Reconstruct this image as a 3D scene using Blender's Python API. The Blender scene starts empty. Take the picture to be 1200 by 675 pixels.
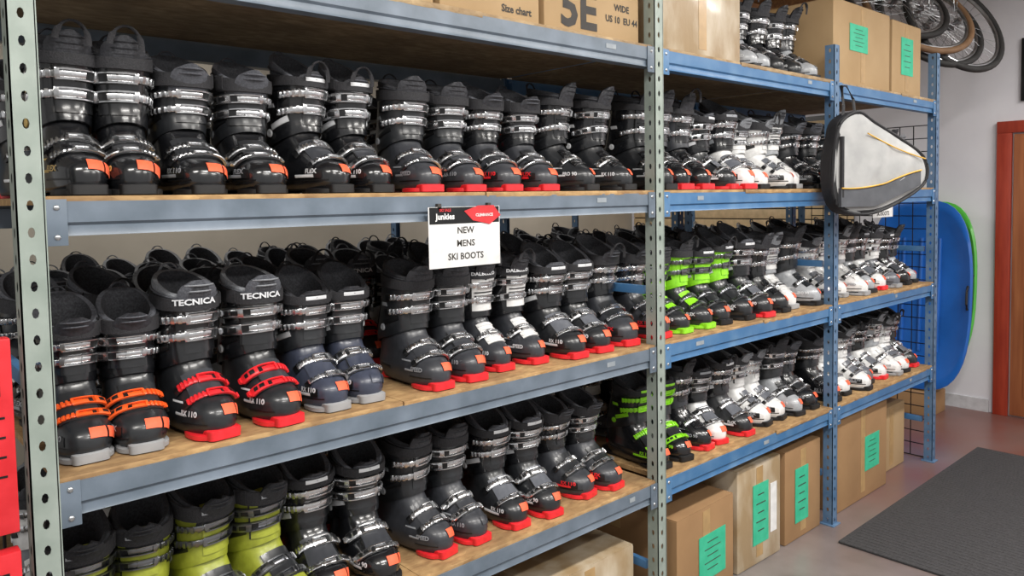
import bpy, bmesh, math, random
from mathutils import Vector, Matrix
from mathutils.bvhtree import BVHTree
random.seed(23)
D = bpy.data
scn = bpy.context.scene
COL = scn.collection
V = Vector

# ------------------------------------------------------------ materials
def srgb(h):
    h = h.lstrip('#')
    r = [int(h[i:i+2], 16)/255 for i in (0, 2, 4)]
    return tuple(((x/12.92) if x <= .04045 else ((x+.055)/1.055)**2.4) for x in r) + (1,)

MATS = {}
def mat(name, col, rough=.5, metal=0., col2=None, scale=20., bump=0., coat=0., stretch=(1, 1, 1), lo=.35, hi=.7, detail=4, spec=.5, bdist=.003):
    if name in MATS: return MATS[name]
    m = D.materials.new(name); m.use_nodes = True
    nt = m.node_tree; N = nt.nodes; L = nt.links
    b = N['Principled BSDF']
    b.inputs['Roughness'].default_value = rough
    b.inputs['Metallic'].default_value = metal
    b.inputs['Coat Weight'].default_value = coat
    b.inputs['Coat Roughness'].default_value = .14
    b.inputs['Specular IOR Level'].default_value = spec
    c1 = srgb(col); c2 = srgb(col2) if col2 else tuple(min(1, x*1.25+.004) for x in c1[:3])+(1,)
    tc = N.new('ShaderNodeTexCoord'); mp = N.new('ShaderNodeMapping')
    mp.inputs['Scale'].default_value = stretch
    nz = N.new('ShaderNodeTexNoise'); nz.inputs['Scale'].default_value = scale; nz.inputs['Detail'].default_value = detail
    L.new(tc.outputs['Object'], mp.inputs['Vector']); L.new(mp.outputs['Vector'], nz.inputs['Vector'])
    rp = N.new('ShaderNodeValToRGB')
    rp.color_ramp.elements[0].position = lo; rp.color_ramp.elements[0].color = c1
    rp.color_ramp.elements[1].position = hi; rp.color_ramp.elements[1].color = c2
    L.new(nz.outputs['Fac'], rp.inputs['Fac']); L.new(rp.outputs['Color'], b.inputs['Base Color'])
    if bump:
        bp = N.new('ShaderNodeBump'); bp.inputs['Strength'].default_value = bump; bp.inputs['Distance'].default_value = bdist
        L.new(nz.outputs['Fac'], bp.inputs['Height']); L.new(bp.outputs['Normal'], b.inputs['Normal'])
    MATS[name] = m
    return m

def emis(name, col, s):
    m = D.materials.new(name); m.use_nodes = True
    b = m.node_tree.nodes['Principled BSDF']
    b.inputs['Emission Color'].default_value = srgb(col); b.inputs['Emission Strength'].default_value = s
    return m

# ------------------------------------------------------------ mesh builder
class MB:
    def __init__(s): s.v = []; s.f = []; s.m = []
    def add(s, vs, fs, mi):
        o = len(s.v); s.v += [tuple(p) for p in vs]
        for f in fs: s.f.append(tuple(i+o for i in f)); s.m.append(mi)
    def loft(s, rings, mi, cap0=True, cap1=True, closed=True):
        n = len(rings[0]); vs = [p for r in rings for p in r]; fs = []
        for k in range(len(rings)-1):
            for i in range(n if closed else n-1):
                j = (i+1) % n
                fs.append((k*n+i, k*n+j, (k+1)*n+j, (k+1)*n+i))
        if cap0: fs.append(tuple(range(n))[::-1])
        if cap1: fs.append(tuple((len(rings)-1)*n+i for i in range(n)))
        s.add(vs, fs, mi)
    def box(s, c, sz, mi, bev=0., M=None):
        bm = bmesh.new(); bmesh.ops.create_cube(bm, size=1)
        for v in bm.verts: v.co = V((v.co.x*sz[0], v.co.y*sz[1], v.co.z*sz[2]))
        if bev: bmesh.ops.bevel(bm, geom=bm.edges[:], offset=bev, segments=2, affect='EDGES', profile=.6)
        bm.verts.index_update()
        vs = [(M @ v.co if M else v.co)+V(c) for v in bm.verts]
        s.add(vs, [[v.index for v in f.verts] for f in bm.faces], mi); bm.free()
    def tube(s, pts, r, mi, n=8, closed=False, flat=1.):
        pts = [V(p) for p in pts]; rings = []
        m = len(pts)
        for i, p in enumerate(pts):
            if closed: t = pts[(i+1) % m]-pts[i-1]
            else: t = pts[min(i+1, m-1)]-pts[max(i-1, 0)]
            t.normalize()
            ref = V((0, 0, 1)) if abs(t.z) < .9 else V((0, 1, 0))
            a = t.cross(ref).normalized(); b = t.cross(a).normalized()
            rings.append([p+(a*math.cos(2*math.pi*k/n)+b*math.sin(2*math.pi*k/n)*flat)*r for k in range(n)])
        if closed:
            rings.append(rings[0]); s.loft(rings, mi, False, False)
        else: s.loft(rings, mi)
    def prism(s, poly, axis, a, b, mi):
        def P(q, t):
            if axis == 'X': return V((t, q[0], q[1]))
            if axis == 'Y': return V((q[0], t, q[1]))
            return V((q[0], q[1], t))
        s.loft([[P(q, a) for q in poly], [P(q, b) for q in poly]], mi)
    def mesh(s, name, mats, sharp=38, sc=(1, 1, 1)):
        me = D.meshes.new(name); me.from_pydata([(v[0]*sc[0], v[1]*sc[1], v[2]*sc[2]) for v in s.v], [], s.f)
        for m in mats: me.materials.append(m)
        me.polygons.foreach_set('material_index', s.m)
        bm = bmesh.new(); bm.from_mesh(me)
        bmesh.ops.recalc_face_normals(bm, faces=bm.faces); bm.to_mesh(me); bm.free()
        me.polygons.foreach_set('use_smooth', [True]*len(me.polygons))
        me.set_sharp_from_angle(angle=math.radians(sharp))
        me.update()
        return me

def obj(name, me, loc=(0, 0, 0), rot=(0, 0, 0), parent=None, scale=None):
    o = D.objects.new(name, me); COL.objects.link(o)
    o.location = loc; o.rotation_euler = rot
    if scale: o.scale = scale
    if parent: o.parent = parent
    return o
def empty(name, loc=(0, 0, 0)):
    o = D.objects.new(name, None); COL.objects.link(o); o.location = loc; o.empty_display_size = .1
    return o

def text_verts(txt, size, extr=0., align='CENTER', bold=.03):
    cu = D.curves.new('t', 'FONT'); cu.body = txt; cu.size = size; cu.align_x = align; cu.align_y = 'CENTER'
    cu.extrude = extr; cu.resolution_u = 2; cu.offset = size*bold
    o = D.objects.new('t', cu); COL.objects.link(o)
    bpy.context.view_layer.update()
    me = D.meshes.new_from_object(o.evaluated_get(bpy.context.evaluated_depsgraph_get()))
    vs = [v.co.copy() for v in me.vertices]; fs = [tuple(p.vertices) for p in me.polygons]
    D.objects.remove(o); D.curves.remove(cu); D.meshes.remove(me)
    return vs, fs

# ------------------------------------------------------------ ski boot
SHELL, CUFF, STRAP, LINER, TONGUE, SOLE, BUCK, ACC, STICK, INNER, DARK, FLAP = range(12)
def ring(z, yf, yb, w, N=32, p=.85, q=.85, tilt=0., wf=1.06, wb=.86):
    out = []
    for i in range(N):
        t = 2*math.pi*i/N; c = math.cos(t); s_ = math.sin(t)
        yc = (yf+yb)/2; Lh = (yb-yf)/2
        y = yc-Lh*math.copysign(abs(c)**p, c)
        ww = w*(wb+(wf-wb)*(c+1)/2)
        out.append(V((ww*math.copysign(abs(s_)**q, s_), y, z+tilt*c)))
    return out

def bvh_of(rings):
    n = len(rings[0]); vs = [p for r in rings for p in r]; fs = []
    for k in range(len(rings)-1):
        for i in range(n):
            j = (i+1) % n; fs.append((k*n+i, k*n+j, (k+1)*n+j, (k+1)*n+i))
    fs.append(tuple(range(n))); fs.append(tuple((len(rings)-1)*n+i for i in range(n)))
    return BVHTree.FromPolygons(vs, fs)

def interp(table, n):
    out = []
    m = len(table)
    for k in range(n):
        t = k/(n-1)*(m-1); i = min(int(t), m-2); f = t-i
        p0, p1, p2, p3 = table[max(i-1, 0)], table[i], table[i+1], table[min(i+2, m-1)]
        out.append([.5*(2*b+(c-a)*f+(2*a-5*b+4*c-d)*f*f+(-a+3*b-3*c+d)*f**3) for a, b, c, d in zip(p0, p1, p2, p3)])
    return out

STY = {0: dict(th=.118, tw=.042, tl=.040, rear=-.024, dz=0, sh=.034, p=.85, toe=1.0),
       1: dict(th=.096, tw=.038, tl=.050, rear=-.034, dz=-.012, sh=.040, p=.74, toe=1.05),
       2: dict(th=.126, tw=.035, tl=.056, rear=-.016, dz=.006, sh=.028, p=.90, toe=.97),
       3: dict(th=.088, tw=.040, tl=.030, rear=-.042, dz=-.004, sh=.030, p=.80, toe=1.0)}
def build_boot(side=1, text=None, loop=False, style=0):
    S = STY[style]; dz = S['dz']
    mb = MB()
    U = V((-1, 0, 0))*side
    sh = [(.012, -.150, .146, .047), (.026, -.156, .150, .0515), (.046, -.156, .151, .0535), (.060, -.152, .150, .0535), (.072, -.142, .148, .0515),
          (.083, -.126, .146, .0495), (.095, -.104, .144, .0475), (.108, -.082, .142, .0465), (.122, -.062, .139, .046), (.140, -.044, .135, .046), (.160, -.032, .131, .046), (.190, -.024, .124, .047)]
    sr = [ring(z, a, b, w*S['toe'], p=S['p'], q=S['p']) for z, a, b, w in interp(sh, 26)]
    mb.loft(sr, SHELL)
    bs = bvh_of(sr)
    cu = [(.135, .032, -.043, .149, .0530), (.160, .022, -.041, .143, .0555), (.190, .012, -.037, .131, .055), (.220, .005, -.039, .121, .0555),
          (.250+dz*.4, 0, -.043, .111, .057), (.280+dz*.8, -.004, -.049, .104, .0585), (.302+dz, -.012, -.054, .099, .0600)]
    cr = [ring(z, a, b, w, tilt=t, wf=1.0, wb=.9) for z, t, a, b, w in interp(cu, 15)]
    bc = bvh_of(cr)
    inner = [ring(.3025+dz, -.050, .095, .056, tilt=-.012, wf=1, wb=.9), ring(.27+dz, -.044, .092, .052, tilt=-.004, wf=1, wb=.9)]
    low = [ring(.134, -.036, .144, .048, tilt=.032, wf=1.0, wb=.9)]
    mb.loft(low+cr+inner, CUFF, False, False)
    rr = S['rear']
    lns = [ring(z+dz, a, b, w, tilt=t, wf=1, wb=.9) for z, t, a, b, w in [(.272, -.005, -.043, .094, .053), (.300, -.008, -.049, .092, .0555), (.325, rr*.7, -.052, .093, .0575), (.338, rr, -.052, .095, .0590), (.346, rr*1.1, -.047, .092, .056), (.343, rr*1.1, -.038, .083, .047), (.31, -.012, -.030, .076, .041), (.22, 0, -.020, .082, .036)]]
    mb.loft(lns[:6], LINER, False, False)
    mb.loft(lns[5:], INNER, False, True)
    mb.tube(ring(.329+dz, -.0545, .0955, .060, tilt=rr*.75, wf=1, wb=.9), .0025, TONGUE, 6, True)
    tr = []; TH, TW = S['th'], S['tw']
    ty = lambda v: -.036-S['tl']*v
    for k in range(11):
        v = k/10; z = .235+dz+TH*v; w = TW*(1-.06*v) if v < .75 else TW*.95*math.sqrt(max(.10, 1-((v-.75)/.27)**2))
        yc = ty(v); pts_o = []; pts_i = []
        for i in range(9):
            a = (i/8-.5)*2.2
            x = w*math.sin(a)/math.sin(1.1); yy = .034*(1-math.cos(a))
            pts_o.append(V((x, yc+yy, z+.004*math.cos(a)))); pts_i.append(V((x*.80, yc+yy+.013, z)))
        tr.append(pts_o+pts_i[::-1])
    mb.loft(tr, TONGUE)
    if style != 1:
        pn = []
        for k in range(5):
            v = .66+.24*k/4; z = .235+dz+TH*v
            pn.append([V((TW*.55*(1-.35*(k/4)**2)*math.sin(a)/math.sin(1.1), ty(v)+.034*(1-math.cos(a*.55))-.0016, z+.004)) for a in [(i/4-.5)*2.2 for i in range(5)]])
        mb.loft(pn, INNER, False, False, closed=False)
    for vv in (.80, .92):
        mb.tube([V((TW*.80*math.sin(a), ty(vv)+.034*(1-math.cos(a))-.001, .235+dz+TH*vv)) for a in [(-1+.25*i) for i in range(9)]], .0022, LINER, 6)
    z0 = .306+dz-S['sh']/2
    st = lambda z, o, t: ring(z, -.057-o, .096+o, .0585+o, tilt=t, wf=1.0, wb=.92)
    srg = [st(z0, 0, -.006), st(z0+.001, .0045, -.006), st(z0+S['sh']/2, .0055, -.009), st(z0+S['sh']-.001, .0050, -.013), st(z0+S['sh'], 0, -.013)]
    mb.loft(srg, STRAP, False, False)
    bst = bvh_of([st(z0-.01, .0052, -.006), st(z0+S['sh']+.01, .0052, -.013)])

    def band(bvh, P0, Vd, A, a0, a1, h, off, th, mi, n=8, m=2):
        P0 = V(P0); Vd = V(Vd).normalized(); A = V(A).normalized(); rings = []
        for i in range(n):
            a = math.radians(a0+(a1-a0)*i/(n-1)); d = Vd*math.cos(a)+U*math.sin(a)
            out = []; inn = []
            for j in range(m):
                e = (j/(m-1)-.5)*h
                hit = bvh.ray_cast(P0+A*e, d)[0]
                if hit is None: return
                out.append(hit+d*(off+th)); inn.append(hit+d*(off-.0015))
            if m == 2:
                e0 = (out[1]-out[0])*.14
                out = [out[0]-d*th*.4, out[0]+e0, out[1]-e0, out[1]-d*th*.4]
            rings.append(out+inn[::-1])
        mb.loft(rings, mi)
    sdir = (0, .77, .64); ndir = (0, -.64, .77)
    if style == 2:
        band(bs, (0, -.045, .078), ndir, sdir, -34, 34, .090, 0, .004, FLAP, 9, 8)
        for k in range(5):
            e = -.034+.017*k
            band(bs, V((0, -.045, .078))+V(sdir)*e, ndir, sdir, -30, 30, .006, .003, .004, FLAP, 7)
        band(bc, (0, .03, .240), (0, -1, 0), (0, 0, 1), -30, 30, .11, 0, .004, FLAP, 8, 8)
        for k in range(2): band(bc, (0, .03, .235+.012*k), (0, -1, 0), (0, 0, 1), -24, 24, .004, .004, .003, DARK, 6)
    else:
        band(bs, (0, -.045, .078), ndir, sdir, -46, 34, .085, 0, .0035, FLAP, 9, 8)
        band(bs, (0, -.045, .078), ndir, sdir, 34, 37, .085, 0, .005, DARK, 3, 8)
        band(bc, (0, .03, .235), (0, -1, 0), (0, 0, 1), -20, 38, .105, 0, .0035, CUFF, 8, 8)
        band(bc, (0, .03, .235), (0, -1, 0), (0, 0, 1), 38, 41, .105, 0, .005, DARK, 3, 8)
    for sg in (1, -1):
        band(bc, (0, .03, .187), (0, -1, .35), (0, .35, 1), 48*sg, 110*sg, .016, 0, .003, DARK if style != 3 else ACC, 8)
        if style in (1, 3):
            band(bc, (0, .04, .237), (0, -1, 0), (0, 0, 1), 70*sg, 128*sg, .060, 0, .0025, DARK, 8, 5)
            band(bs, (0, -.06, .05), (0, -1, 0), (0, 0, 1), 30*sg, 74*sg, .022, 0, .0025, DARK, 8, 4)
    def buckle(bvh, P0, Vd, A, s=1.):
        band(bvh, P0, Vd, A, 8, 84, .025*s, .0032, .0025, DARK, 8)
        band(bvh, P0, Vd, A, -72, 20, .0135*s, .0035, .003, BUCK, 12)
        for k in range(6):
            a = -64+k*9.5; band(bvh, P0, Vd, A, a, a+4.5, .017*s, .0060, .0045, BUCK, 2)
        for sgn in (-1, 1):
            band(bvh, V(P0)+V(A).normalized()*.0095*sgn*s, Vd, A, -14, 46, .0035*s, .0065, .0040, BUCK, 7)
        band(bvh, P0, Vd, A, -16, -11, .022*s, .0065, .0040, BUCK, 2)
        band(bvh, P0, Vd, A, 30, 76, .022*s, .0065, .0055, BUCK, 7)
        band(bvh, P0, Vd, A, 38, 50, .011*s, .0118, .0012, DARK, 4)
        band(bvh, P0, Vd, A, 55, 64, .011*s, .0118, .0012, DARK, 4)
        band(bvh, P0, Vd, A, 76, 82, .015*s, .0065, .010, BUCK, 3)
        band(bvh, P0, Vd, A, -82, -66, .019*s, .0025, .0045, DARK, 3)
    if style == 0:
        L_ = [(bs, (0, -.080, .066), ndir, sdir, 1.0), (bs, (0, -.036, .090), ndir, sdir, 1.1)]
    elif style == 1:
        L_ = [(bs, (0, -.078, .068), (0, -.6, .8), (.12, .77, .6), .85), (bs, (0, -.040, .088), ndir, (-.12, .77, .64), .95)]
    elif style == 2:
        L_ = [(bs, (0, -.052, .082), ndir, sdir, 1.25)]
    else:
        L_ = [(bs, (0, -.088, .062), ndir, (.1, .8, .6), .9), (bs, (0, -.030, .094), ndir, sdir, 1.2)]
    for t in L_: buckle(*t)
    if style == 1:
        buckle(bc, (0, .045, .205), (0, -1, .12), (.1, .12, 1), 1.0); buckle(bc, (0, .035, .247), (0, -1, .05), (-.08, .05, 1), 1.0)
    elif style == 2:
        buckle(bc, (0, .045, .205), (0, -1, .20), (0, .2, 1), 1.05); buckle(bc, (0, .035, .272), (0, -1, .0), (0, .0, 1), 1.05)
    else:
        buckle(bc, (0, .045, .213), (0, -1, .12), (0, .12, 1), 1.15); buckle(bc, (0, .035, .260), (0, -1, .05), (0, .05, 1), 1.1)
    for sx in (-1, 1):
        h = bc.ray_cast(V((0, .06, .165)), V((sx, 0, 0)))[0]
        if h:
            mb.loft([[h+V((sx*o, r*math.cos(k*math.pi/6), r*math.sin(k*math.pi/6))) for k in range(12)] for o, r in ((-.003, .011), (.002, .011), (.0035, .008), (.003, .004))], ACC)
    for sg in (1, -1):
        if style in (0, 2):
            band(bs, (0, -.05, .052), (0, -1, .0), (0, 0, 1), 56*sg, 92*sg, .006, 0, .0012, ACC, 6)
            band(bs, (0, -.03, .078), (0, -1, .0), (0, .5, 1), 50*sg, 90*sg, .005, 0, .0012, ACC, 6)
        else:
            band(bs, (0, -.05, .045), (0, -1, .0), (0, .25, 1), 40*sg, 96*sg, .008, .0026, .0012, ACC, 6)
        band(bs, (0, .02, .045), (0, -1, .0), (0, 0, 1), 100*sg, 150*sg, .010, 0, .0018, DARK, 8)
        band(bs, (0, -.06, .034), (0, -1, .0), (0, 0, 1), 20*sg, 80*sg, .004, 0, .0015, DARK, 8)
        band(bc, (0, .04, .237), (0, -1, .0), (0, .3, 1), 84*sg, 115*sg, .012, .0026 if style in (1, 3) else 0, .0012, ACC, 6)
    band(bc, (0, .03, .215), (0, -1, 0), (0, 0, 1), 160, 200, .13, 0, .005, DARK, 7, 7)
    a = (0, -.098, .036); vd = (0, -.86, .5); ad = (0, .5, .86)
    for a0, a1 in ((-64, -34), (-29, 1)):
        P0, Vd, A = V(a), V(vd).normalized(), V(ad).normalized()
        rg = []
        for i in range(6):
            an = math.radians(a0+(a1-a0)*i/5); d = Vd*math.cos(an)+V((-1, 0, 0))*math.sin(an)
            rg.append([bs.ray_cast(P0+A*e, d)[0]+d*.0032 for e in (-.013, -.005, .005, .013)])
        mb.loft(rg, STICK, False, False, closed=False)
    def wrap(txt, size, bvh, P0, Vd, A, ac, R, mi):
        vs, fs = text_verts(txt, size, bold=.035)
        P0 = V(P0); Vd = V(Vd).normalized(); A = V(A).normalized(); o = []
        for p in vs:
            an = math.radians(ac)-p.x/R; d = Vd*math.cos(an)+V((-1, 0, 0))*math.sin(an)
            h = bvh.ray_cast(P0+A*p.y, d)[0]
            if h is None: return
            o.append(h+d*.0030)
        mb.add(o, fs, mi)
    if text:
        wrap(text, .019 if len(text) < 8 else .0155, bst, (0, .0, .305+dz), (0, -1, 0), (0, 0, 1), 10, .060, ACC)
    wrap(random.choice(['RX 110', 'SPEED', 'PRO 90', 'FLEX']), .017, bs, (0, -.075, .057), (0, -1, 0), (0, 0, 1), 66, .06, ACC)
    band(bst, (0, 0, .305+dz), (0, -1, 0), (0, 0, 1), 62, 86, S['sh']-.004, 0, .003, STRAP, 5)
    if style == 3: band(bst, (0, 0, .305+dz), (0, -1, 0), (0, 0, 1), -24, 24, .010, 0, .001, ACC, 6)
    def pad(yf, yb, w, z0, z1, mi, p=.6, wf=1., wb=1.):
        mb.loft([ring(z0+.002, yf+.003, yb-.003, w-.003, p=p, q=p, wf=wf, wb=wb), ring(z0+.003, yf, yb, w, p=p, q=p, wf=wf, wb=wb), ring(z1-.002, yf, yb, w, p=p, q=p, wf=wf, wb=wb), ring(z1, yf+.004, yb-.004, w-.004, p=p, q=p, wf=wf, wb=wb)], mi)
    pad(-.149, .148, .047, .006, .022, DARK, .8, 1.06, .84)
    pad(-.163, -.112, .032, -.002, .023, SOLE, .38)
    pad(-.153, -.045, .0485, -.002, .013, SOLE, .74, .98, 1.02)
    pad(.065, .153, .036, -.002, .015, SOLE, .62, 1.1, 1.0)
    pad(.10, .161, .032, -.002, .024, SOLE, .45)
    lz = .340+dz-rr*.6-.01
    mb.tube([V((.020*math.cos(t), .092+.006*math.sin(t), lz+.016+.028*math.sin(t))) for t in [math.pi*k/10 for k in range(11)]], .0045, LINER, 6, flat=.5)
    if loop:
        zz = .235+dz+TH*.80
        mb.tube([V((.028*math.cos(t), ty(.9)-.006-.008*math.sin(t), zz+.045*math.sin(t))) for t in [math.pi*k/12-.1 for k in range(13)]], .006, STRAP, 6, flat=.5)
    return mb

BASE = {}
def base_boot(*k):
    if k not in BASE: BASE[k] = build_boot(*k)
    return BASE[k]

def pl(name, col, rough=.32, coat=.25): return mat('plastic_'+name, col, rough=rough, coat=coat, scale=60)
BLACK = pl('black', '#131417', .22, .6); CHAR = pl('charcoal', '#313338', .38, .15); GREY = pl('grey', '#5b5e65', .35); DKCH = pl('dark_charcoal', '#1f2124', .32, .3)
NAVY = pl('slate', '#353a49', .36, .15); WHITE = pl('white', '#cfcfce', .32); LIME = pl('lime', '#8d9430', .36, .1); GREEN = pl('green', '#86cf22', .35)
RED = pl('red', '#d4222a', .4); ORANGE = pl('orange', '#e85a20', .35); SILV = pl('silver', '#96999d', .32); SOLEBLK = mat('sole_black', '#121214', .5)
SOLEGRY = mat('sole_grey', '#8d8e90', .5)
METAL = mat('buckle_metal', '#cfd0d2', .27, 1., scale=200); GUN = mat('buckle_gunmetal', '#85878b', .32, 1.)
STRP = mat('strap_nylon', '#1f1f22', .8, col2='#303034', scale=300, bump=.4); LIN = mat('liner_fabric', '#202125', .8, col2='#35363b', scale=200, bump=.3)
LING = mat('liner_grey', '#73767b', .8, col2='#8c8f94', scale=200, bump=.3); INN = mat('liner_inner', '#2c2d31', .85, col2='#45464b', scale=200, bump=.3)
LIND = mat('liner_slate', '#44464c', .75, col2='#5a5c63', scale=200, bump=.3)
TONG = mat('tongue_fabric', '#26272b', .6, col2='#3a3b41', scale=150, bump=.3)
STK = mat('price_sticker', '#f25a34', .6, col2='#f76c48'); DRK = mat('dark_trim', '#0e0f11', .35)
GRAPH = mat('graphic_white', '#c9cbce', .4); GRAPHG = mat('graphic_grey', '#8a8d92', .4); GOLD = mat('graphic_gold', '#b89a58', .4)
VAR = {
 'blk': (BLACK, BLACK, STRP, LIN, TONG, SOLEBLK, METAL, GOLD, None, BLACK, 0),
 'blk2': (BLACK, DKCH, STRP, LIND, LIND, SOLEBLK, METAL, GRAPHG, None, DKCH, 1),
 'blk3': (BLACK, BLACK, STRP, LIND, TONG, SOLEBLK, METAL, GRAPH, None, CHAR, 3),
 'blk4': (DKCH, BLACK, STRP, LIN, TONG, SOLEBLK, METAL, GRAPH, None, BLACK, 2),
 'red': (CHAR, DKCH, STRP, LIN, TONG, RED, METAL, GRAPHG, None, CHAR, 0),
 'red2': (DKCH, BLACK, STRP, LIND, LIND, RED, METAL, GRAPH, None, GREY, 3),
 'red3': (CHAR, BLACK, STRP, LIND, TONG, RED, METAL, RED, None, DKCH, 1),
 'red4': (BLACK, CHAR, STRP, LIN, TONG, RED, METAL, GRAPHG, None, BLACK, 2),
 'org': (DKCH, BLACK, STRP, LIND, TONG, SOLEGRY, METAL, GRAPHG, None, DKCH, 1),
 'tec': (DKCH, BLACK, STRP, LING, LIND, RED, METAL, GRAPH, 'TECNICA', CHAR, 0),
 'navy': (NAVY, DKCH, STRP, LIN, TONG, SOLEGRY, METAL, GRAPH, None, NAVY, 3),
 'dal': (CHAR, BLACK, STRP, LIN, TONG, RED, METAL, GRAPH, 'DALBELLO', WHITE, 2),
 'wht': (WHITE, BLACK, STRP, LIN, TONG, RED, METAL, GRAPHG, None, GREY, 3),
 'wht2': (WHITE, WHITE, STRP, LING, LING, SOLEBLK, METAL, GRAPHG, None, GREY, 1),
 'wht3': (WHITE, SILV, STRP, LIN, LING, SOLEGRY, METAL, GRAPHG, None, WHITE, 2),
 'gry': (GREY, WHITE, STRP, LING, TONG, SOLEGRY, METAL, GRAPH, None, WHITE, 0),
 'gry2': (SILV, DKCH, STRP, LIN, LIN, SOLEBLK, METAL, GRAPH, None, DKCH, 2),
 'gry3': (GREY, CHAR, STRP, LING, LIND, SOLEBLK, METAL, GRAPH, None, SILV, 1),
 'lime': (LIME, LIME, STRP, LIN, LIN, SOLEBLK, GUN, GRAPHG, 'ELITE', DKCH, 1),
 'grn': (DKCH, GREEN, STRP, LIN, TONG, GREEN, GUN, GRAPH, None, GREEN, 0),
 'grn2': (DKCH, GREEN, STRP, LIN, TONG, SOLEBLK, GUN, GRAPH, None, DKCH, 3),
 'grnb': (BLACK, DKCH, STRP, LIN, LIN, SOLEBLK, GREEN, GREEN, None, DKCH, 3),
}
LOWB = {'org': ORANGE, 'tec': RED}
VM = {}
BS = (1.13, 1.0, .955)
def boot_mesh(v, side, loop, stick):
    k = (v, side, loop, stick)
    if k in VM: return VM[k]
    s = VAR[v]; mb = base_boot(side, s[8], loop, s[10])
    mats = [s[0], s[1], s[2], s[3], s[4], s[5], s[6], s[7], STK if stick else s[0], INN, DRK, s[9]]
    me = mb.mesh('ski_boot_'+v, mats, sc=BS)
    if v in LOWB:
        me.materials.append(LOWB[v])
        for p in me.polygons:
            if p.material_index == BUCK and p.center.z < .165*BS[2] : p.material_index = 12
    VM[k] = me
    return me
def boot(v, x, y, z, side=1, loop=False, stick=True, yaw=None, parent=None, name='ski_boot', sc=1.0, zs=1.0):
    if yaw is None: yaw = random.uniform(-6, 6)
    return obj(name, boot_mesh(v, side, loop, stick), (x, y, z+.002), (0, 0, math.radians(yaw)), parent, (sc, sc, sc*zs))

# ------------------------------------------------------------ levels & rack
ZT, ZA, ZB, ZC = 2.088, 1.592, 1.052, .568
PX = [.287, 2.171, 3.50, 4.745]; DEP = .80
PAINT_L = mat('paint_grey_blue', '#57636f', .4, col2='#7a8694', scale=9, lo=.35, hi=.85, bump=.05, detail=8)
PAINT_B = mat('paint_blue', '#3c6a96', .4, col2='#6488aa', scale=9, lo=.45, hi=.9, bump=.05, detail=8)
POST_G = mat('post_grey_green', '#87938b', .45, col2='#9fa9a2', scale=10, metal=.1)
POST_B = mat('post_blue', '#496a8c', .4, col2='#67829f', scale=10)
STEEL = mat('zinc_steel', '#b5b8ba', .35, 1.)
def osb(name, a, b_, c_):
    m = mat(name, a, .85, col2=b_, scale=45, bump=.6, stretch=(.5, 1, 1), lo=.3, hi=.62, detail=10)
    nt = m.node_tree; N = nt.nodes; L = nt.links; bs = N['Principled BSDF']
    src = bs.inputs['Base Color'].links[0].from_socket
    vo = N.new('ShaderNodeTexVoronoi'); vo.inputs['Scale'].default_value = 60
    tc = N.new('ShaderNodeTexCoord'); mp = N.new('ShaderNodeMapping'); mp.inputs['Scale'].default_value = (.4, 1, 1)
    L.new(tc.outputs['Object'], mp.inputs[0]); L.new(mp.outputs[0], vo.inputs['Vector'])
    n2 = N.new('ShaderNodeTexNoise'); n2.inputs['Scale'].default_value = 4; n2.inputs['Detail'].default_value = 8; L.new(tc.outputs['Object'], n2.inputs['Vector'])
    r2 = N.new('ShaderNodeValToRGB'); r2.color_ramp.elements[0].position = .42; r2.color_ramp.elements[1].position = .7
    L.new(n2.outputs['Fac'], r2.inputs['Fac'])
    sep = N.new('ShaderNodeSeparateColor'); L.new(vo.outputs['Color'], sep.inputs[0])
    m1 = N.new('ShaderNodeMix'); m1.data_type = 'RGBA'; m1.inputs['B'].default_value = srgb(c_)
    mu = N.new('ShaderNodeMath'); mu.operation = 'MULTIPLY'; mu.inputs[1].default_value = .45; L.new(sep.outputs[0], mu.inputs[0])
    L.new(mu.outputs[0], m1.inputs['Factor']); L.new(src, m1.inputs['A'])
    m2 = N.new('ShaderNodeMix'); m2.data_type = 'RGBA'; m2.inputs['B'].default_value = srgb('#66503a')
    mu2 = N.new('ShaderNodeMath'); mu2.operation = 'MULTIPLY'; mu2.inputs[1].default_value = .6; L.new(r2.outputs[0], mu2.inputs[0])
    L.new(mu2.outputs[0], m2.inputs['Factor']); L.new(m1.outputs['Result'], m2.inputs['A'])
    L.new(m2.outputs['Result'], bs.inputs['Base Color'])
    return m
OSB = osb('particle_board', '#94724a', '#c09d6c', '#785836')
OSBD = osb('particle_board_aged', '#957d5c', '#b79f7c', '#786247')

def plate_holes(mb, org, wdir, h, w, mi, pitch=.05, rx=.006, rz=.010, th=.003, nrm=None):
    org = V(org); wd = V(wdir); nrm = V(nrm)
    n = int(h/pitch)
    for side in (0, 1):
        o = org+nrm*th*side
        for k in range(n):
            z0 = k*pitch
            out = [(0, 0), (w/2, 0), (w, 0), (w, pitch/2), (w, pitch), (w/2, pitch), (0, pitch), (0, pitch/2)]
            inn = []
            for (a, b) in out:
                an = math.atan2((b-pitch/2), (a-w/2)); inn.append((w/2+rx*math.cos(an), pitch/2+rz*math.sin(an)))
            vs = [o+wd*a+V((0, 0, z0+b)) for a, b in out]+[o+wd*a+V((0, 0, z0+b)) for a, b in inn]
            mb.add(vs, [(i, (i+1) % 8, 8+(i+1) % 8, 8+i) for i in range(8)], mi)
    for a in (0, w):
        p = org+wd*a; H = V((0, 0, n*pitch))
        mb.add([p, p+nrm*th, p+nrm*th+H, p+H], [(0, 1, 2, 3)], mi)
    H = V((0, 0, n*pitch))
    mb.add([org+H, org+wd*w+H, org+wd*w+nrm*th+H, org+nrm*th+H], [(0, 1, 2, 3)], mi)

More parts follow.
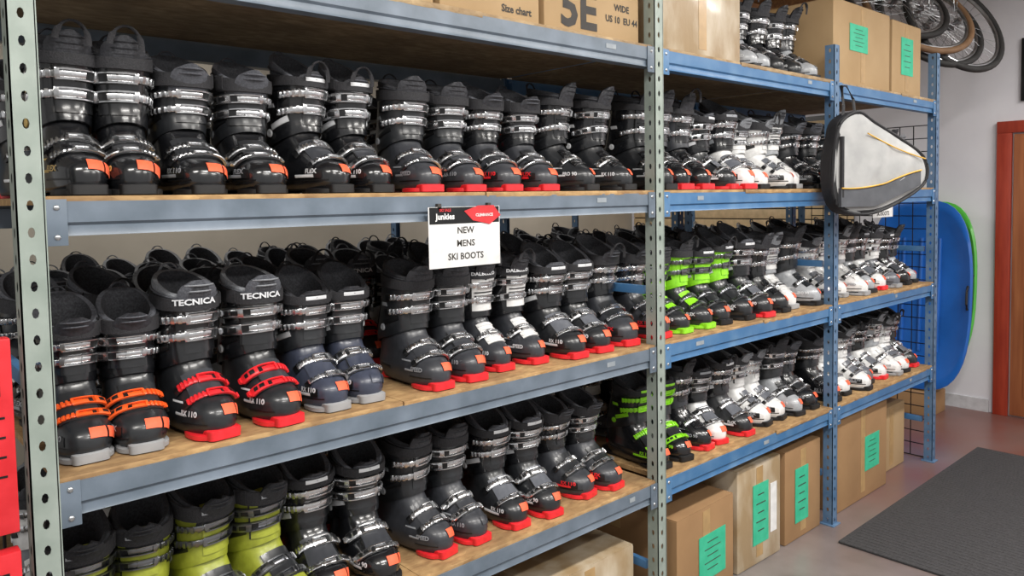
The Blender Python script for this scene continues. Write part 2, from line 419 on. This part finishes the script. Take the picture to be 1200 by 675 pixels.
def make_post(name, x, y, h, m, parent, sx=1, sy=1, w=.046):
    mb = MB()
    plate_holes(mb, (-w/2*sx, 0, 0), (sx, 0, 0), h, w, 0, nrm=(0, sy, 0))
    plate_holes(mb, (-w/2*sx, 0, 0), (0, sy, 0), h, w, 0, nrm=(sx, 0, 0))
    mb.box((w/2*sx, .006*sy, h/2), (.004, .012, h-.002), 0)
    mb.box((0, .022*sy, .003), (.07, .07, .006), 0, .001)
    return obj(name, mb.mesh(name, [m]), (x, y, 0), parent=parent)

def make_beam(name, x0, x1, y, ztop, m, parent, sy=1):
    mb = MB()
    prof = [(-.012, 0), (-.012, -.040), (-.006, -.046), (-.006, -.060), (-.009, -.066), (.030, -.066), (.030, -.014), (.006, -.014), (.006, 0)]
    prof = [(a*sy, b) for a, b in prof]
    mb.prism(prof, 'X', x0, x1, 0)
    for xe, s in ((x0, 1), (x1, -1)):
        mb.box((xe+s*.018, -.0135*sy, -.040), (.036, .004, .088), 0, .001)
        for zz in (-.012, -.068):
            mb.loft([[V((xe+s*.018+r*math.cos(k*math.pi/4), (-.0155-o)*sy, zz+r*math.sin(k*math.pi/4))) for k in range(8)] for o, r in ((0, .006), (.002, .005), (.003, .003))], 1)
    if sy == 1 and parent.name == 'storage_rack':
        xx = random.uniform(x0+.1, x1-.1); mb.box((xx, -.0128, -.020), (random.uniform(.02, .05), .001, .015), 2)
    return obj(name, mb.mesh(name, [m, STEEL, mat('tape_remnant', '#868e95', .5, col2='#9ea4a8')]), (0, y, ztop), parent=parent)

def make_board(name, x0, x1, y0, y1, ztop, m, parent, th=.016):
    mb = MB(); n = int((x1-x0)/.02); rings = []
    for k in range(n+1):
        x = x0+(x1-x0)*k/n; c = max(0, random.gauss(0, .0016))
        rings.append([V((x, y0+c+.001, -th)), V((x, y1, -th)), V((x, y1, 0)), V((x, y0+c+.0015, 0)), V((x, y0+c*.6, -.003)), V((x, y0+c*.3, -th+.003))])
    mb.loft(rings, 0)
    return obj(name, mb.mesh(name, [m], sharp=30), (0, 0, ztop), parent=parent)

rack = empty('storage_rack')
PH = [2.95, 2.95, 2.25, 2.35]
for i, x in enumerate(PX):
    make_post('front_post_%d' % i, x, -.016, PH[i], POST_G if i < 2 else POST_B, rack)
    make_post('rear_post_%d' % i, x, DEP+.01, 2.35, POST_B, rack, sy=-1)
    for zz in (.3, 1.3, 2.15):
        mb = MB(); mb.box((0, 0, 0), (.02, DEP-.09, .03), 0, .002)
        obj('side_tie', mb.mesh('side_tie', [PAINT_B]), (x-.005, DEP/2, zz-.06), parent=rack)
for b in range(3):
    x0, x1 = PX[b]+.024, PX[b+1]-.024
    pm = PAINT_L if b == 0 else PAINT_B
    for nm, z in (('t', ZT), ('a', ZA), ('b', ZB), ('c', ZC)):
        make_beam('front_beam_%s%d' % (nm, b), x0, x1, 0, z-.010, pm, rack)
        make_beam('rear_beam_%s%d' % (nm, b), x0, x1, DEP-.006, z-.010, pm, rack, sy=-1)
        xm = (x0+x1)/2+random.uniform(-.2, .2)
        bm_ = OSBD if nm == 't' else OSB
        make_board('board_%s%d_a' % (nm, b), x0+.002, xm-.001, random.uniform(-.014, -.006), DEP-.03, z, bm_, rack)
        make_board('board_%s%d_b' % (nm, b), xm+.001, x1-.002, random.uniform(-.016, -.006), DEP-.03, z, bm_, rack)
rack2 = empty('rear_storage_rack')
for i, x in enumerate(PX):
    make_post('front_post_%d' % i, x, DEP+.05, 2.4, POST_B, rack2)
    make_post('rear_post_%d' % i, x, DEP+.85, 2.4, POST_B, rack2, sy=-1)
for b in range(3):
    x0, x1 = PX[b]+.024, PX[b+1]-.024
    for nm, z in (('b', ZB-.03), ('c', ZC)):
        make_beam('rear_beam_%s%d' % (nm, b), x0, x1, DEP+.83, z-.010, PAINT_B, rack2, sy=-1)
        make_beam('front_beam_%s%d' % (nm, b), x0, x1, DEP+.066, z-.010, PAINT_B, rack2)
        make_board('board_%s%d' % (nm, b), x0+.002, x1-.002, DEP+.06, DEP+.80, z, OSB, rack2)

# ------------------------------------------------------------ boots layout
Y1 = .185
def row(z, xs, vs, y=Y1, loops=0.35, stick=.9, parent=None, name='ski_boot'):
    sc = 1; zs = 1; py = 0; lp = False; pyaw = 0; prev = None
    for i, (x, v) in enumerate(zip(xs, vs)):
        if i % 2 == 0 or v != prev:
            sc = random.uniform(.95, 1.045); zs = random.uniform(.94, 1.04); py = random.uniform(-.014, .020); lp = random.random() < loops; pyaw = random.uniform(-8, 9)
        prev = v
        boot(v, x+random.uniform(-.009, .009), y+py+random.uniform(-.012, .012), z, side=1 if i % 2 else -1, loop=lp, stick=random.random() < stick, yaw=pyaw+random.uniform(-6, 6), parent=parent, name=name, sc=sc, zs=zs)
A1 = [.385, .510, .640, .785, .945, 1.085, 1.245, 1.405, 1.555, 1.705, 1.865, 2.03]
A1v = ['blk', 'blk', 'blk2', 'blk2', 'blk3', 'blk3', 'red', 'red', 'red3', 'red3', 'blk4', 'blk4']
B1 = [.375, .500, .630, .790, .930, 1.050, 1.245, 1.390, 1.525, 1.665, 1.81, 1.95, 2.085]
B1v = ['org', 'org', 'tec', 'tec', 'navy', 'navy', 'red', 'red', 'dal', 'dal', 'red2', 'red2', 'red3']
C1 = [.375, .510, .645, .780, .925, 1.065, 1.24, 1.39, 1.545, 1.69, 1.84, 1.985]
C1v = ['lime', 'lime', 'lime', 'lime', 'blk3', 'blk3', 'red', 'red', 'red2', 'red2', 'red3', 'red3']
def lin(a, b, n): return [a+(b-a)*i/(n-1) for i in range(n)]
A2 = lin(2.27, 3.41, 9); A2v = ['blk4', 'red4', 'red4', 'red2', 'wht', 'wht2', 'wht2', 'wht3', 'blk2']
B2 = lin(2.27, 3.41, 9); B2v = ['red3', 'grn', 'grn', 'grn2', 'grn2', 'red2', 'blk4', 'wht3', 'gry2']
C2 = lin(2.27, 3.41, 9); C2v = ['grnb', 'grnb', 'red4', 'wht', 'red2', 'wht2', 'wht2', 'gry2', 'blk2']
A3 = lin(3.61, 4.63, 8); A3v = ['blk2', 'gry2', 'blk', 'wht2', 'gry', 'blk3', 'gry2', 'wht2']
B3 = lin(3.61, 4.63, 8); B3v = ['wht2', 'wht3', 'wht3', 'gry2', 'wht', 'gry', 'blk3', 'gry2']
C3 = lin(3.61, 4.63, 8); C3v = ['blk2', 'wht2', 'wht2', 'gry3', 'wht', 'wht3', 'wht2', 'red2']
row(ZA, A1, A1v); row(ZB, B1, B1v); row(ZC, C1, C1v)
row(ZA, A2, A2v); row(ZB, B2, B2v); row(ZC, C2, C2v)
row(ZB, B3, B3v); row(ZC, C3, C3v); row(ZA, A3, A3v)
stock = empty('ski_boot_stock')
pool = ['gry', 'gry3', 'red2', 'wht', 'gry2', 'gry', 'blk2', 'wht2', 'tec', 'gry3', 'wht3', 'wht2']
for z, ys in ((ZA, (.570,)), (ZB, (.570, )), (ZC, (.570,)), (ZB-.03, (1.08, 1.43))):
    for y in ys:
        for (a, b, n) in ((.385, 2.06, 12), (2.29, 3.38, 8), (3.62, 4.62, 7)):
            row(z, lin(a, b, n), [random.choice(pool) for _ in range(n)], y=y, stick=.4, parent=stock, name='stock_boot')
row(ZT, [2.87, 3.0, 3.14, 3.28, 3.40], ['gry2', 'gry2', 'blk4', 'blk4', 'gry2'], y=Y1, stick=0)

# ------------------------------------------------------------ cardboard boxes
CARD = mat('cardboard', '#8f6e4b', .85, col2='#a27f58', scale=3, bump=.05, detail=8)
CARDL = mat('cardboard_light', '#a1855f', .8, col2='#b09570', scale=3, bump=.05, detail=8)
CARDW = mat('cardboard_wrapped', '#9c8564', .4, col2='#cfc5b2', scale=7, bump=.7, coat=.3, lo=.42, hi=.75, detail=6, stretch=(1, 1, .5), bdist=.01)
TAPE = mat('packing_tape', '#a3855a', .4, coat=.1); TEAL = mat('label_teal', '#2fae87', .6, col2='#43bc96')
INK = mat('ink_dark', '#35322f', .7); PAPER = mat('paper_white', '#d4d4d3', .6); INKR = mat('ink_red', '#c02a2f', .6)
def carton(name, x0, x1, y0, y1, z0, h, m, label=None, text=None, tape=True, rot=0, white=False):
    mb = MB(); w, d = x1-x0, y1-y0
    mb.box((0, 0, h/2), (w, d, h), 0, .006)
    mb.box((0, -d/4-.0005, h+.001), (w-.006, d/2-.004, .004), 0, .001)
    mb.box((0, d/4+.0005, h+.001), (w-.006, d/2-.004, .004), 0, .001)
    if tape:
        mb.box((0, 0, h+.0036), (w+.001, .05, .001), 1)
        for s in (-1, 1): mb.box((s*(w/2+.0006), 0, h-.05), (.001, .05, .10), 1)
        mb.box((0, -d/2-.0006, h*.52), (.05, .001, h*.9), 1)
    if label:
        for lx, lz, lw, lh in label:
            mb.box((lx*w-w/2, -d/2-.002, lz*h), (lw, .0015, lh), 2)
            for k in range(5): mb.box((lx*w-w/2, -d/2-.003, lz*h+lh*(.32-.15*k)), (lw*(.6 if k % 2 else .4), .0008, lh*.018), 3)
    if white: mb.box((w*.32, -d/2-.002, h*.5), (.05, .0015, h*.5), 4)
    if text:
        for t, size, tx, tz in text:
            vs, fs = text_verts(t, size)
            mb.add([V((p.x+tx*w-w/2, -d/2-.0012, p.y+tz)) for p in vs], fs, 3)
    return obj(name, mb.mesh(name, [m, TAPE, TEAL, INK, PAPER]), ((x0+x1)/2, (y0+y1)/2, z0), (0, 0, rot))
bz = 0.002
carton('cardboard_box', 2.29, 2.69, .02, .60, bz, .36, CARD, label=[(.60, .45, .19, .18)], rot=.03)
carton('cardboard_box', 2.745, 3.08, .03, .62, bz, .43, CARDW, label=[(.52, .5, .12, .26)], rot=-.02, white=True)
carton('cardboard_box', 3.12, 3.45, .03, .62, bz, .42, CARD, label=[(.45, .48, .12, .25)])
carton('cardboard_box', 3.62, 4.20, .03, .62, bz, .50, CARD, label=[(.68, .45, .17, .18)])
carton('cardboard_box', 4.26, 4.62, .10, .62, bz, .36, CARDL)
carton('cardboard_box', 1.62, 2.08, .04, .62, bz, .34, CARDW)
carton('cardboard_box', 1.12, 1.58, .04, .62, bz, .34, CARD)
carton('cardboard_box', .45, 1.06, .06, .62, bz, .30, CARDL)
tz = ZT+.001
carton('shoe_box_carton', .46, .84, .03, .50, tz, .36, CARDL, tape=False)
carton('shoe_box_carton', .86, 1.25, .03, .50, tz, .36, CARDL, tape=False, text=[('25', .15, .7, .09)])
carton('shoe_box_carton', 1.27, 1.645, .03, .50, tz, .36, CARDL, tape=False, text=[('25', .13, .35, .12), ('Size chart', .03, .75, .035)])
carton('shoe_box_carton', 1.665, 2.12, .03, .50, tz, .36, CARDL, tape=False, text=[('5E', .17, .34, .075), ('US 10  EU 44', .03, .8, .07), ('WIDE', .03, .8, .11)])
carton('shipping_box', 2.24, 2.76, .03, .60, tz, .42, CARDW)
carton('shipping_box', 3.58, 4.22, .04, .62, tz, .40, CARDL, label=[(.42, .60, .2, .13)])
carton('shipping_box', 4.25, 4.64, .04, .56, tz, .39, CARDL, label=[(.5, .55, .16, .2)])

# ------------------------------------------------------------ signs
def sign(name, x, z, w, h, lines, sizes, y=-.030, banner=True, rx=0):
    mb = MB(); mb.box((0, 0, 0), (w, .002, h), 0, .0005)
    if banner:
        mb.box((0, -.0015, h/2-.023), (w-.006, .001, .044), 2)
        mb.prism([(-.03+.1*w, h/2-.012), (.02+.1*w, h/2+.002), (.075+.1*w, h/2+.002), (.1+.1*w, h/2-.026), (.06+.1*w, h/2-.050), (.0+.1*w, h/2-.038)], 'Y', -.0035, -.0025, 3)
        for t, s_, tx, tz_, mi in (('Junkies', .022, -.07, h/2-.026, 0), ('SKI SALE', .010, -.07, h/2-.009, 3), ('CLEARANCE', .011, .040+.1*w, h/2-.024, 0)):
            vs, fs = text_verts(t, s_); mb.add([V((p.x+tx, -.0045, p.y+tz_)) for p in vs], fs, mi)
    zz = h/2-(.064 if banner else .03)
    for t, s_ in zip(lines, sizes):
        vs, fs = text_verts(t, s_, bold=.022); mb.add([V((p.x, -.0016, p.y+zz)) for p in vs], fs, 1); zz -= s_*1.4
    for s in (-1, 1): mb.box((s*w*.35, .004, h/2), (.012, .012, .018), 1, .001)
    return obj(name, mb.mesh(name, [PAPER, INK, DRK, INKR]), (x, y, z), (rx, 0, 0))
sign('store_sign', 1.295, 1.472, .245, .162, ['NEW', 'MENS', 'SKI BOOTS'], [.025, .025, .025])
sign('store_sign', 3.98, 1.49, .24, .09, ['WOMENS', 'SKI BOOTS'], [.03, .03], banner=False)

# ------------------------------------------------------------ boot bag
BAGW = mat('bag_canvas_grey', '#9a9b9b', .8, col2='#b1b1b0', scale=9, bump=.5); BAGK = mat('bag_black', '#1d1d20', .7, scale=50, bump=.2); PIPE = mat('piping_yellow', '#c4962c', .5)
BAGG = mat('bag_dark_grey', '#4c4e53', .8, scale=20, bump=.2)
def make_bag():
    out = [(-.275, -.15), (-.278, -.02), (-.262, .10), (-.225, .175), (-.135, .215), (-.04, .170), (.10, .105), (.22, .045), (.275, -.005), (.285, -.07), (.24, -.13), (.08, -.205), (-.08, -.245), (-.22, -.225)]
    n = len(out); P = []
    for i in range(n):
        for f in (0, .25, .5, .75):
            p0, p1, p2, p3 = [out[(i+k) % n] for k in (-1, 0, 1, 2)]
            P.append(tuple(.5*(2*b+(c-a)*f+(2*a-5*b+4*c-d)*f*f+(-a+3*b-3*c+d)*f**3) for a, b, c, d in zip(p0, p1, p2, p3)))
    def rg(s, y, w=.005): return [V((x*s, y+w*math.sin(x*38+z*21), z*s)) for x, z in P]
    mb = MB()
    mb.loft([rg(.95, -.060), rg(.99, -.052), rg(1.0, -.035), rg(.985, -.015, .008), rg(1.0, .0), rg(.97, .012), rg(.9, .016)], 1, True, True)
    face = []
    for s, y in ((.955, -.0585), (.90, -.066), (.75, -.073), (.55, -.078), (.35, -.080), (.15, -.081)):
        face.append([V((x*s, y+.006*math.sin(x*s*30-z*s*18)*(1-s)*2, z*s)) for x, z in P])
    mb.loft(face, 0, False, True)
    def strip(z0f, z1f, mi, off):
        tops = []; bots = []
        for k in range(21):
            x = -.245+.46*k/20
            tops.append(V((x, -.083-off, z0f(x)))); bots.append(V((x, -.083-off, z1f(x))))
        mb.loft([[a, b, b+V((0, .02, 0)), a+V((0, .02, 0))] for a, b in zip(tops, bots)], mi)
    zt = lambda x: -.105+.18*max(0, x)+.02*math.sin(8*x)
    strip(zt, lambda x: (-.205 if x < -.05 else -.205+.55*(x+.05)*.62), 2, 0)
    mb.tube([V((-.245+.46*k/20, -.086, zt(-.245+.46*k/20))) for k in range(21)], .0035, 3, 6)
    mb.tube([V((-.10+.34*k/12, -.084, .115-.11*k/12-.01*math.sin(k/12*3.1))) for k in range(13)], .003, 3, 6)
    mb.tube([V((x*.975, -.062, z*.975)) for x, z in P], .007, 1, 6, True)
    mb.tube([V((-.235, -.075, .10-.024*k)) for k in range(12)], .010, 1, 6)
    mb.tube([V((-.19, -.03, .17)), V((-.175, -.02, .24)), V((-.14, .03, .335)), V((-.11, .03, .335)), V((-.11, -.01, .27)), V((-.12, -.03, .19))], .009, 1, 6, flat=.5)
    mb.tube([V((.26, -.02, .02)), V((.30, -.02, -.04)), V((.29, -.02, -.12)), V((.2, -.02, -.17))], .008, 1, 6, flat=.5)
    return mb.mesh('boot_bag', [BAGW, BAGK, BAGG, PIPE])
obj('boot_bag', make_bag(), (3.545, -.150, 1.715), (0, 0, math.atan2(-.36, .93)))

# ------------------------------------------------------------ gridwall panels
WIRE = mat('black_wire', '#18181a', .4, .3)
def gridwall(name, w, h, loc, rotz, sp=.075):
    mb = MB()
    n = int(w/sp); m = int(h/sp)
    for i in range(n+1): mb.tube([V((i*w/n, 0, 0)), V((i*w/n, 0, h))], .003, 0, 6)
    for j in range(m+1): mb.tube([V((0, .005, j*h/m)), V((w, .005, j*h/m))], .003, 0, 6)
    return obj(name, mb.mesh(name, [WIRE]), loc, (0, 0, rotz))
gridwall('gridwall_panel', .70, 1.95, (4.785, .05, .003), math.pi/2)
gridwall('display_grid', .85, 2.2, (-.62, .06, .003), 0)
PKR = mat('package_red', '#c9222a', .35, col2='#d83038')
for (zc, hh) in ((1.155, .36), (.80, .28)):
    mb = MB(); mb.box((0, 0, 0), (.20, .035, hh), 0, .004)
    mb.box((0, -.018, hh*.28), (.16, .001, .05), 1)
    for k in range(7): mb.box((.02, -.018, hh*.1-k*.018), (.10 if k % 2 else .13, .001, .004), 1)
    mb.tube([V((0, 0, hh/2)), V((0, .01, hh/2+.03)), V((0, .055, hh/2+.03))], .003, 2, 6)
    obj('glove_package', mb.mesh('glove_package', [PKR, DRK, STEEL]), (.145, .0, zc))
boot('blk2', .14, .26, .30, stick=False, yaw=0)
mb = MB(); mb.box((0, 0, .15), (.5, .4, .298), 0, .01)
obj('display_plinth', mb.mesh('display_plinth', [mat('plinth_dark', '#2a2a2c', .6)]), (-.01, .30, 0))

# ------------------------------------------------------------ room
def slab(name, x0, x1, y0, y1, z0, z1, m):
    mb = MB(); mb.box((0, 0, 0), (x1-x0, y1-y0, z1-z0), 0)
    return obj(name, mb.mesh(name, [m]), ((x0+x1)/2, (y0+y1)/2, (z0+z1)/2))
WALLM = mat('wall_white_paint', '#cdccd2', .7, col2='#d8d7dc', scale=2.5)
WALLB = mat('wall_beige_paint', '#a69f92', .7, col2='#b3ac9f', scale=2.5)
XW = 6.09
slab('wall_right', XW, XW+.1, -4.5, 3.4, 0, 3.1, WALLM)
slab('wall_back', -2.5, XW, 3.3, 3.4, 0, 3.1, WALLB)
slab('ceiling', -2.5, XW+.1, -3.2, 3.4, 3.1, 3.2, mat('ceiling_paint', '#cfccc4', .8))
fl = mat('floor_concrete', '#6e6967', .30, col2='#878280', scale=5, bump=.04, detail=10)
nt = fl.node_tree; N = nt.nodes; L = nt.links
tc = N.new('ShaderNodeTexCoord'); sp = N.new('ShaderNodeSeparateXYZ'); L.new(tc.outputs['Object'], sp.inputs[0])
nz = N.new('ShaderNodeTexNoise'); nz.inputs['Scale'].default_value = 2.5; nz.inputs['Detail'].default_value = 6; L.new(tc.outputs['Object'], nz.inputs['Vector'])
mr = N.new('ShaderNodeMapRange'); mr.inputs['From Min'].default_value = .9; mr.inputs['From Max'].default_value = 2.6; L.new(sp.outputs['X'], mr.inputs['Value'])
mm = N.new('ShaderNodeMath'); mm.operation = 'MULTIPLY'; L.new(mr.outputs[0], mm.inputs[0]); L.new(nz.outputs['Fac'], mm.inputs[1])
mm2 = N.new('ShaderNodeMath'); mm2.operation = 'MULTIPLY'; mm2.inputs[1].default_value = 1.7; mm2.use_clamp = True; L.new(mm.outputs[0], mm2.inputs[0])
mx = N.new('ShaderNodeMix'); mx.data_type = 'RGBA'; mx.inputs['B'].default_value = srgb('#704b44')
b = N['Principled BSDF']; src = b.inputs['Base Color'].links[0].from_socket
L.new(mm2.outputs[0], mx.inputs['Factor']); L.new(src, mx.inputs['A']); L.new(mx.outputs['Result'], b.inputs['Base Color'])
slab('floor', -2.5, XW+.1, -4.5, 3.4, -.1, 0, fl)
mb = MB()
for k in range(24): mb.box((0, 0, .05+k*.09), (.018, 2.2, .080), 0, .003)
mb.box((.012, 0, 1.1), (.008, 2.2, 2.2), 1)
obj('slatwall_panel', mb.mesh('slatwall_panel', [mat('slatwall_beige', '#b8a17d', .5), DRK]), (XW-.022, 2.15, 0))
slab('baseboard_right', XW-.015, XW, .09, 1.0, 0, .09, mat('baseboard_grey', '#b0b0b4', .6))
WOODR = mat('door_trim_red', '#8e2e1c', .45, col2='#a23c26', scale=8, stretch=(6, 6, .6)); WOODD = mat('door_wood', '#8a4f32', .4, col2='#a56842', scale=5, stretch=(6, 6, .4), bump=.05)
door = empty('door_1', (XW, -.45, 0))
def dpart(n, y0, y1, z0, z1, x0, x1, m, bev=.004):
    mb = MB(); mb.box(((x0+x1)/2, (y0+y1)/2, (z0+z1)/2), (x1-x0, y1-y0, z1-z0), 0, bev)
    obj(n, mb.mesh(n, [m]), (0, 0, 0), parent=door)
dpart('jamb_near', .42, .51, 0, 1.96, -.035, 0, WOODR)
dpart('jamb_far', -.51, -.42, 0, 1.96, -.035, 0, WOODR)
dpart('head', -.51, .51, 1.96, 2.04, -.035, 0, WOODR)
dpart('leaf', -.41, .41, .01, 1.95, -.022, -.002, WOODD)
for (za, zb) in ((.15, .92), (1.05, 1.85)):
    for (ya, yb) in ((-.33, -.04), (.04, .33)): dpart('panel', ya, yb, za, zb, -.030, -.020, WOODD, .005)
mb = MB(); mb.tube([V((-.02, -.34, 1.0)), V((-.07, -.34, 1.0)), V((-.07, -.24, 1.0))], .011, 0, 10)
obj('handle', mb.mesh('handle', [STEEL]), parent=door)
mb = MB(); mb.box((0, 0, 0), (.02, .5, .42), 0, .003); mb.box((-.011, 0, 0), (.002, .44, .36), 1)
obj('picture_frame', mb.mesh('picture_frame', [DRK, PAPER]), (XW-.012, -.325, 2.38))

MATM = mat('rubber_mat', '#323133', .85, col2='#424143', scale=120, bump=.6)
mb = MB(); mb.box((0, 0, 0), (1.85, 1.35, .010), 0, .004)
for k in range(60): mb.box((-.89+k*.0302, 0, .0045), (.012, 1.30, .003), 0)
obj('floor_mat', mb.mesh('floor_mat', [MATM]), (4.25, -.79, .006))

# ------------------------------------------------------------ sleds
def sled(name, w, h, m, loc, roty):
    mb = MB(); rings = []
    def outl(s, x):
        r = []
        for k in range(40):
            t = 2*math.pi*k/40; c, s_ = math.cos(t), math.sin(t)
            r.append(V((x, w/2*s*math.copysign(abs(c)**.6, c), h/2*s*math.copysign(abs(s_)**.75, s_))))
        return r
    for s, x in ((.0, .05), (.3, .05), (.6, .045), (.8, .03), (.9, .0), (.96, -.01), (1.0, -.005), (1.0, .004), (.95, .0), (.9, .008), (.8, .038), (.6, .054), (.3, .059)):
        rings.append(outl(max(s, .01), x))
    mb.loft(rings, 0)
    for yy in (-.12, 0, .12): mb.tube([V((.044, yy, z)) for z in lin(-h*.30, h*.30, 8)], .012, 0, 8)
    for s in (-1, 1): mb.tube([V((-.01, s*w*.46, -.08)), V((-.05, s*w*.47, -.04)), V((-.05, s*w*.47, .04)), V((-.01, s*w*.46, .08))], .008, 1, 6)
    return obj(name, mb.mesh(name, [m, BAGK]), loc, (0, roty, 0))
SB = mat('sled_blue', '#1c5cae', .3, coat=.3, scale=4); SG = mat('sled_green', '#4fae3e', .3, coat=.3, scale=4)
sled('plastic_sled', .70, 1.34, SB, (5.78, .46, .84), math.radians(4))
sled('snow_sled', .62, 1.20, SG, (5.93, .44, .90), math.radians(4))
mb = MB(); mb.box((0, 0, .08), (.26, .60, .16), 0, .008)
obj('storage_step', mb.mesh('storage_step', [CARD]), (5.80, .62, 0))

# ------------------------------------------------------------ bicycle wheels
TIRE = mat('tire_rubber', '#1b1a1a', .7); RIM = mat('rim_alloy', '#8f9092', .3, 1.); BRN = mat('tire_tan', '#6e5238', .7)
def wheel(name, R, loc, rot, tm):
    mb = MB()
    circ = lambda r, z=0, n=48: [V((r*math.cos(2*math.pi*k/n), r*math.sin(2*math.pi*k/n), z)) for k in range(n)]
    mb.tube(circ(R), .020, 0, 10, True)
    mb.tube(circ(R-.026), .011, 1, 8, True)
    mb.tube([V((0, 0, -.05)), V((0, 0, .05))], .014, 1, 10)
    for z in (-.03, .03): mb.tube([V((0, 0, z-.002)), V((0, 0, z+.002))], .026, 1, 12)
    for k in range(32):
        a = 2*math.pi*k/32; z = .03 if k % 2 else -.03; b_ = a+(.5 if k % 4 < 2 else -.5)
        mb.tube([V((.024*math.cos(b_), .024*math.sin(b_), z)), V(((R-.03)*math.cos(a), (R-.03)*math.sin(a), 0))], .0014, 1, 4)
    return obj(name, mb.mesh(name, [tm, RIM]), loc, rot)
wr = math.radians
wheel('bicycle_wheel', .34, (5.07, .22, 2.67), (wr(44), wr(-34), 0), BRN)
wheel('bicycle_wheel', .34, (5.15, .18, 2.61), (wr(48), wr(-36), 0), TIRE)
wheel('bicycle_wheel', .34, (5.27, .08, 2.60), (wr(54), wr(-38), 0), TIRE)
wheel('bicycle_wheel', .33, (4.97, .32, 2.74), (wr(42), wr(-30), 0), TIRE)
mb = MB()
for dx, dy in ((0, 0), (.12, -.1), (-.1, .12)):
    mb.tube([V((dx, dy, 0)), V((dx, dy, -.36)), V((dx+.02, dy, -.40)), V((dx+.05, dy, -.39)), V((dx+.06, dy, -.34))], .005, 0, 6)
mb.box((0, 0, .004), (.5, .06, .02), 0, .002)
obj('ceiling_hook', mb.mesh('ceiling_hook', [STEEL]), (5.14, .18, 3.085))

# ------------------------------------------------------------ ceiling joists over racks
JO = mat('joist_wood', '#80583a', .7, col2='#a0764c', scale=6, stretch=(1, 8, 8))
jj = empty('ceiling_joists')
for k in range(8):
    mb = MB(); mb.box((0, 0, 0), (.045, 2.6, .2), 0, .003)
    obj('joist', mb.mesh('joist', [JO]), (1.0+k*.55, 1.98, 2.85), parent=jj)
mb = MB(); mb.box((0, 0, 0), (5.2, .05, .14), 0, .003)
obj('ledger', mb.mesh('ledger', [JO]), (2.6, .95, 2.69), parent=jj)
mb = MB(); mb.box((0, 0, 0), (5.2, 2.6, .02), 0, .003)
obj('deck', mb.mesh('deck', [OSBD]), (2.6, 1.98, 2.965), parent=jj)

# ------------------------------------------------------------ lights
TUBE = emis('fluorescent_tube', '#fff8f0', 6)
def fixture(x, y, z, power, rot=0):
    e = empty('fluorescent_fixture', (x, y, z)); e.rotation_euler = (0, 0, rot)
    mb = MB(); mb.box((0, 0, .03), (1.22, .16, .05), 0, .01)
    for s in (-.04, .04): mb.tube([V((-.58, s, -.01)), V((.58, s, -.01))], .013, 1, 8)
    for s in (-.59, .59): mb.box((s, 0, -.005), (.02, .14, .05), 0, .003)
    obj('housing', mb.mesh('housing', [WALLM, TUBE]), parent=e)
    ld = D.lights.new('lamp', 'AREA'); ld.shape = 'RECTANGLE'; ld.size = 1.2; ld.size_y = .2; ld.energy = power; ld.color = (1, .968, .92)
    o = D.objects.new('lamp', ld); COL.objects.link(o); o.parent = e; o.location = (0, 0, -.04)
for x in (-.6, 1.2, 3.0, 4.9): fixture(x, -1.5, 3.02, 47)
for x in (.8, 3.0): fixture(x, -2.9, 3.02, 50)
fixture(1.5, 2.4, 2.66, 18); fixture(4.4, 2.4, 2.66, 25)
w = D.worlds.new('World'); scn.world = w; w.use_nodes = True
bg = w.node_tree.nodes['Background']; bg.inputs[0].default_value = (1.0, .99, .98, 1); bg.inputs[1].default_value = .56
try: scn.view_settings.view_transform = 'Standard'
except: pass

# ------------------------------------------------------------ camera
cd = D.cameras.new('Camera'); cam = D.objects.new('Camera', cd); COL.objects.link(cam)
cd.sensor_width = 36; cd.lens = 27.0; cd.shift_y = -.047; cd.clip_start = .05
yaw = math.radians(48.07-90); pitch = math.radians(3.1)
cam.matrix_world = Matrix.Translation((0, -1.66, 1.573)) @ Matrix.Rotation(yaw, 4, 'Z') @ Matrix.Rotation(math.pi/2-pitch, 4, 'X') @ Matrix.Rotation(math.radians(-1.0), 4, 'Z')
scn.camera = cam
